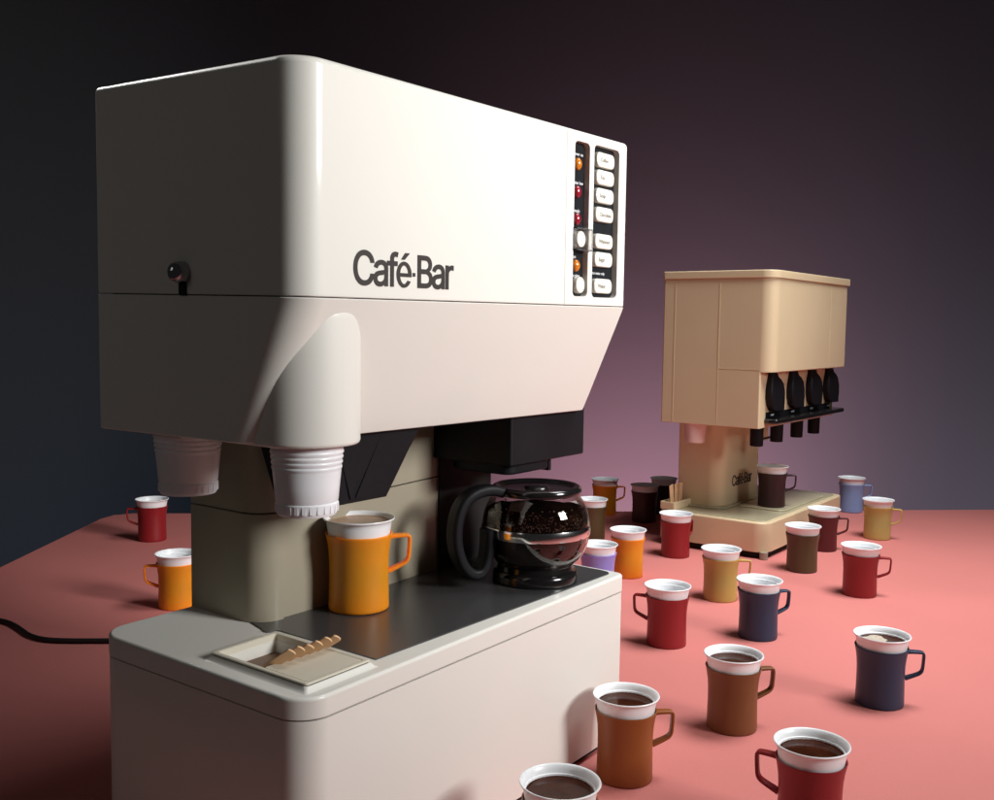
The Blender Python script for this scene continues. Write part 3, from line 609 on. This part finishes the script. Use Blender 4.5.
# ------------------------------------------------------------------ small machine
MX, MY, MA = 1.5386, .2066, math.radians(-.65)
m2 = thing('drink_dispenser', 'small tan drink dispenser with four black levers, on the table behind', 'drink machine', (MX, MY, 0), MA)
W, D = .48, .264
Z0, Z1, ZT = .2865, .4098, .6126
bm = new(); secs = []
def b2(y0, z, ins=0, r=.03): return [(x, y, z) for x, y in rr(ins, y0+ins, W-ins, D-ins, (max(r-ins, .002), .004, .004, .004), 8)]
loft(bm, [b2(.0265, Z0, .001, .003), b2(.0265, Z0+.001, 0, .003), b2(.0265, Z1, 0, .003), b2(.0015, Z1+.0001, .0, .0290), b2(0, Z1+.002), b2(0, ZT), b2(0, ZT+.004)])
obj('cabinet', bm, 'tan', m2)
bm = rbox(new(), -.0035, -.0035, W+.012, D+.002, ZT+.0012, .6305, (.032, .006, .006, .006), e=.002, e0=.001); obj('cabinet_lid', bm, 'tan', m2)
# seams on the left side and front
bm = new()
def strip(x0, y0, z0, x1, y1, z1): bmesh.ops.create_cube(bm, size=1, matrix=Matrix.Translation(((x0+x1)/2, (y0+y1)/2, (z0+z1)/2))@Matrix.Diagonal((abs(x1-x0), abs(y1-y0), abs(z1-z0), 1)))
strip(-.0005, .2330, Z0+.002, .002, .2352, ZT-.012); strip(-.0006, .1245, .425, .002, .1268, ZT-.010); strip(-.0004, .1245, Z0+.002, .002, .1262, .425)
strip(-.0004, .0270, .4140, .002, .1180, .4156)
tube(bm, [(.0005, .1255-.008*(1-math.cos(a)), .4228-.008*math.sin(a)) for a in [i/6*PI/2 for i in range(7)]], .0010, 6)
obj('seam_trim', bm, 'tan', m2)
bm = new(); strip(.3600, -.0005, Z1+.01, .3622, .002, ZT-.01); obj('seam_trim', bm, 'tan', m2)
# levers
def lever(cx):
    bm = new()
    P = [(.006, .4110), (.034, .4110), (.0414, .3993), (.0586, .3932), (.0743, .383), (.0811, .366), (.0850, .345), (.0865, .3322), (.0914, .3202), (.0185, .3219), (.0001, .3318), (-.0121, .3514), (-.0124, .3702), (-.005, .3888), (.0009, .4007)]
    k = .0235
    def ring(y, s_, bulge):
        out = []
        for x, z in P:
            t = (.411-z)/.091
            out.append((cx+(x-.035)*s_*.84, y-bulge*math.sin(PI*min(1, max(0, t))*.85), .365+(z-.365)*(1-(1-s_)*.5)))
        return out
    loft(bm, [ring(.0262, .98, 0), ring(.0190, 1, .004), ring(.0165, .96, .0055), ring(.0155, .86, .006)])
    return bm
for cx in (.070, .195, .318, .440):
    lv = obj('lever', lever(cx), 'black', m2, angle=60)
# ledge, strip, nozzles
bm = rbox(new(), .030, -.004, W+.006, .0300, .2965, .3065, (.008, .012, .002, .002), e=.003); ldg = obj('drip_ledge', bm, 'gloss_black', m2)
bm = rbox(new(), .036, .0245, .452, .0285, .3066, .3200, .001, e=.0005); ls = obj('label_strip', bm, 'black', m2)
for cx in (.07, .196, .322, .44):
    bm = new(); strip(cx-.010, .0243, .3112, cx+.010, .0246, .3154); obj('label_mark', bm, 'ink_white', ls, wn=False)
for i, cx in enumerate((.0685, .187, .317, .436)):
    bm = new(); lathe(bm, [(.0005, .2405), (.0135, .2405), (.0145, .2415), (.0152, .283), (.0205, .284), (.0205, .2880), (.0005, .2880)], 28, c=(cx, .058), cap0=True, cap1=True)
    obj('nozzle', bm, 'black', m2)
bm = rbox(new(), .12, .066, .235, .074, .2490, .2525, .001, e=.0008); obj('outlet_bar', bm, 'black', m2)
# column
bm = rbox(new(), .0884, .1490, .3100, .2600, .0780, Z0+.004, (.034, .006, .004, .004), e=0); obj('column', bm, 'tan', m2)
bm = rbox(new(), .2700, .130, .318, .152, .228, .2870, .003, e=.001); obj('column_bracket', bm, 'tan', m2)
logo('logo_lettering', .1180, 'ink', m2, (.1500, .1484, .1290), (1, 0, 0), (0, 0, 1))
# base
bm = rbox(new(), 0, 0, W+.025, D, .0150, .0808, (.032, .02, .02, .02), e=.004, e0=.001); obj('base', bm, 'tan', m2)
bm = rbox(new(), .010, .010, W+.015, D-.006, .0008, .0170, .024, e=0); obj('plinth', bm, 'matte_black', m2)
bm = rbox(new(), .012, .012, W+.013, D-.010, .0800, .0825, .022, e=.001); dt = obj('drip_tray', bm, 'tan_gloss', m2)
bm = rbox(new(), .150, .020, .440, .135, .0822, .0862, .02, e=.002); obj('tray_insert', bm, 'tan_gloss', dt)
bm = rbox(new(), .075, .138, .322, .2620, .0822, .0872, (.04, .01, .01, .01), e=.002); obj('column_foot', bm, 'tan_gloss', dt)
for fx, fy in ((.020, .020), (.47, .025), (.025, .235), (.47, .235)):
    bm = new(); lathe(bm, [(.0005, 0), (.0085, 0), (.009, .001), (.009, .0165)], 20, c=(fx-.012, fy-.012), cap0=True, cap1=True); obj('foot', bm, 'column', m2)
def tw2(x, y, z): return Matrix.Translation((MX, MY, 0))@Matrix.Rotation(MA, 4, 'Z')@Vector((x, y, z))
# pink-white cup under the small machine
p = tw2(.030, .190, .2420)
PCUP = p
o = obj('plastic_cup', thin_cup(.3, h=.062, rb=.0215, rt=.0285, plain=True), 'pink_cup', angle=40, wn=False, loc=p); tag(o, 'small pinkish plain plastic cup hanging under the small tan machine', 'plastic cup')
# mug on the drip tray
p = tw2(.1955, .0680, .0863)
mug(p.x, p.y, p.z, 'umber', 'near black mug with white rim standing on the base of the small tan machine', -84, group=None)
# stirrer box and stirrers
bx = thing('stirrer_box', 'small tan box of wooden stirrers at the back left of the small machine base', 'stirrer box', tw2(0, 0, 0), MA)
bm = new(); x0, y0, x1, y1, zb, zt = .004, .224, .135, .262, .0826, .1000
def q_(i, z): return [(x, y, z) for x, y in rr(x0+i, y0+i, x1-i, y1-i, .004, 4)]
loft(bm, [q_(.001, zb), q_(0, zb+.001), q_(0, zt-.001), q_(.0008, zt), q_(.003, zt), q_(.0036, zt-.001), q_(.0036, zb+.003)])
obj('box_body', bm, 'tan', bx)
ws = ['pale stirrer standing in the far box, leftmost of its three', 'pale stirrer standing in the far box, middle of its three', 'pale stirrer standing in the far box, rightmost of its three']
for i, (dx, tilt) in enumerate(((.030, -.16), (.050, -.05), (.070, .02))):
    bm = new(); rbox(bm, -.009, -.001, .009, .001, 0, .052, .0008, e=.0006, n=2)
    o = obj('wooden_stirrer', bm, 'wood', wn=False, loc=tw2(dx, .243, .0862)); o.rotation_euler = (0, tilt, MA); tag(o, ws[i], 'stirrer', 'wooden stirrers in the far box')

# ------------------------------------------------------------------ camera
cam = bpy.data.cameras.new('camera'); co = bpy.data.objects.new('camera', cam); COL.objects.link(co)
rt = Vector((.59283865, -.80519626, .01418852)); up = Vector((.05287638, .05649944, .99700146)); fw = Vector((.80358349, .59031076, -.07607091))
mw = Matrix((rt, up, -fw)).transposed().to_4x4(); mw.translation = (-.53174275, -.58200821, .505922)
co.matrix_world = mw
cam.sensor_width = 36; cam.lens = 36*994.9/994; cam.clip_end = 50; cam.clip_start = .02
cam.dof.use_dof = False
sc.camera = co

# ------------------------------------------------------------------ light
def area(name, loc, tgt, sx, sy, power, col=(1, 1, 1), spread=180):
    l = bpy.data.lights.new(name, 'AREA'); l.shape = 'RECTANGLE'; l.size = sx; l.size_y = sy; l.energy = power; l.color = col; l.spread = math.radians(spread)
    o = bpy.data.objects.new(name, l); COL.objects.link(o); o.location = loc
    d = Vector(tgt)-Vector(loc); o.rotation_euler = d.to_track_quat('-Z', 'Y').to_euler(); return o
def spot(name, loc, tgt, power, col, ang, blend=1., rad=.1):
    l = bpy.data.lights.new(name, 'SPOT'); l.energy = power; l.color = col; l.spot_size = math.radians(ang); l.spot_blend = blend; l.shadow_soft_size = rad
    o = bpy.data.objects.new(name, l); COL.objects.link(o); o.location = loc
    d = Vector(tgt)-Vector(loc); o.rotation_euler = d.to_track_quat('-Z', 'Y').to_euler(); return o
area('softbox_key', (.80, -2.30, 1.36), (.50, .12, .86), .72, .75, 12.0, (1, .995, .975), 60)
area('overhead_softbox', (1.35, -.50, 2.1), (1.40, -.05, 0), .9, .9, 15.8, (.97, .99, 1), 80)
area('back_fill', (.35, 1.9, 1.9), (.2, .15, 1.0), .3, .3, 1.6, (1, .98, .95), 30)
area('side_fill', (-1.9, .9, 1.5), (.1, .45, .35), 1.0, 1.0, .22, (1, .95, .88), 60)
C0 = Vector((-.5317, -.582, .506))
def wallpt(px, py, dist=4.6):
    v = fw+rt*((px-497)/994.9)-up*((py-400)/994.9); k = dist/(v.xy.dot(f3.xy)); return C0+v*k
g = wallpt(640, 450); spot('backdrop_glow', tuple(g-f3*1.2+Vector((0, 0, -.9))), tuple(g+Vector((0, 0, -.25))), 250, (1, .50, .62), 96, 1., .15)
g = wallpt(930, 430); spot('backdrop_wash', tuple(g-f3*1.4+Vector((0, 0, -.9))), tuple(g+Vector((0, 0, +.0))), 78, (.82, .70, .88), 130, 1., .2)
g = wallpt(100, 480); spot('backdrop_blue', tuple(g-f3*1.5+Vector((0, 0, -.9))), tuple(g), 11, (.26, .58, 1), 130, 1., .2)
wd = bpy.data.worlds.new('World'); sc.world = wd; wd.use_nodes = True
wd.node_tree.nodes['Background'].inputs['Color'].default_value = (.75, .72, .72, 1); wd.node_tree.nodes['Background'].inputs['Strength'].default_value = .018
sc.view_settings.view_transform = 'Standard'; sc.view_settings.look = 'None'; sc.view_settings.exposure = 0; sc.view_settings.gamma = 1
sc.cycles.max_bounces = 10; sc.cycles.transparent_max_bounces = 12; sc.cycles.caustics_reflective = False
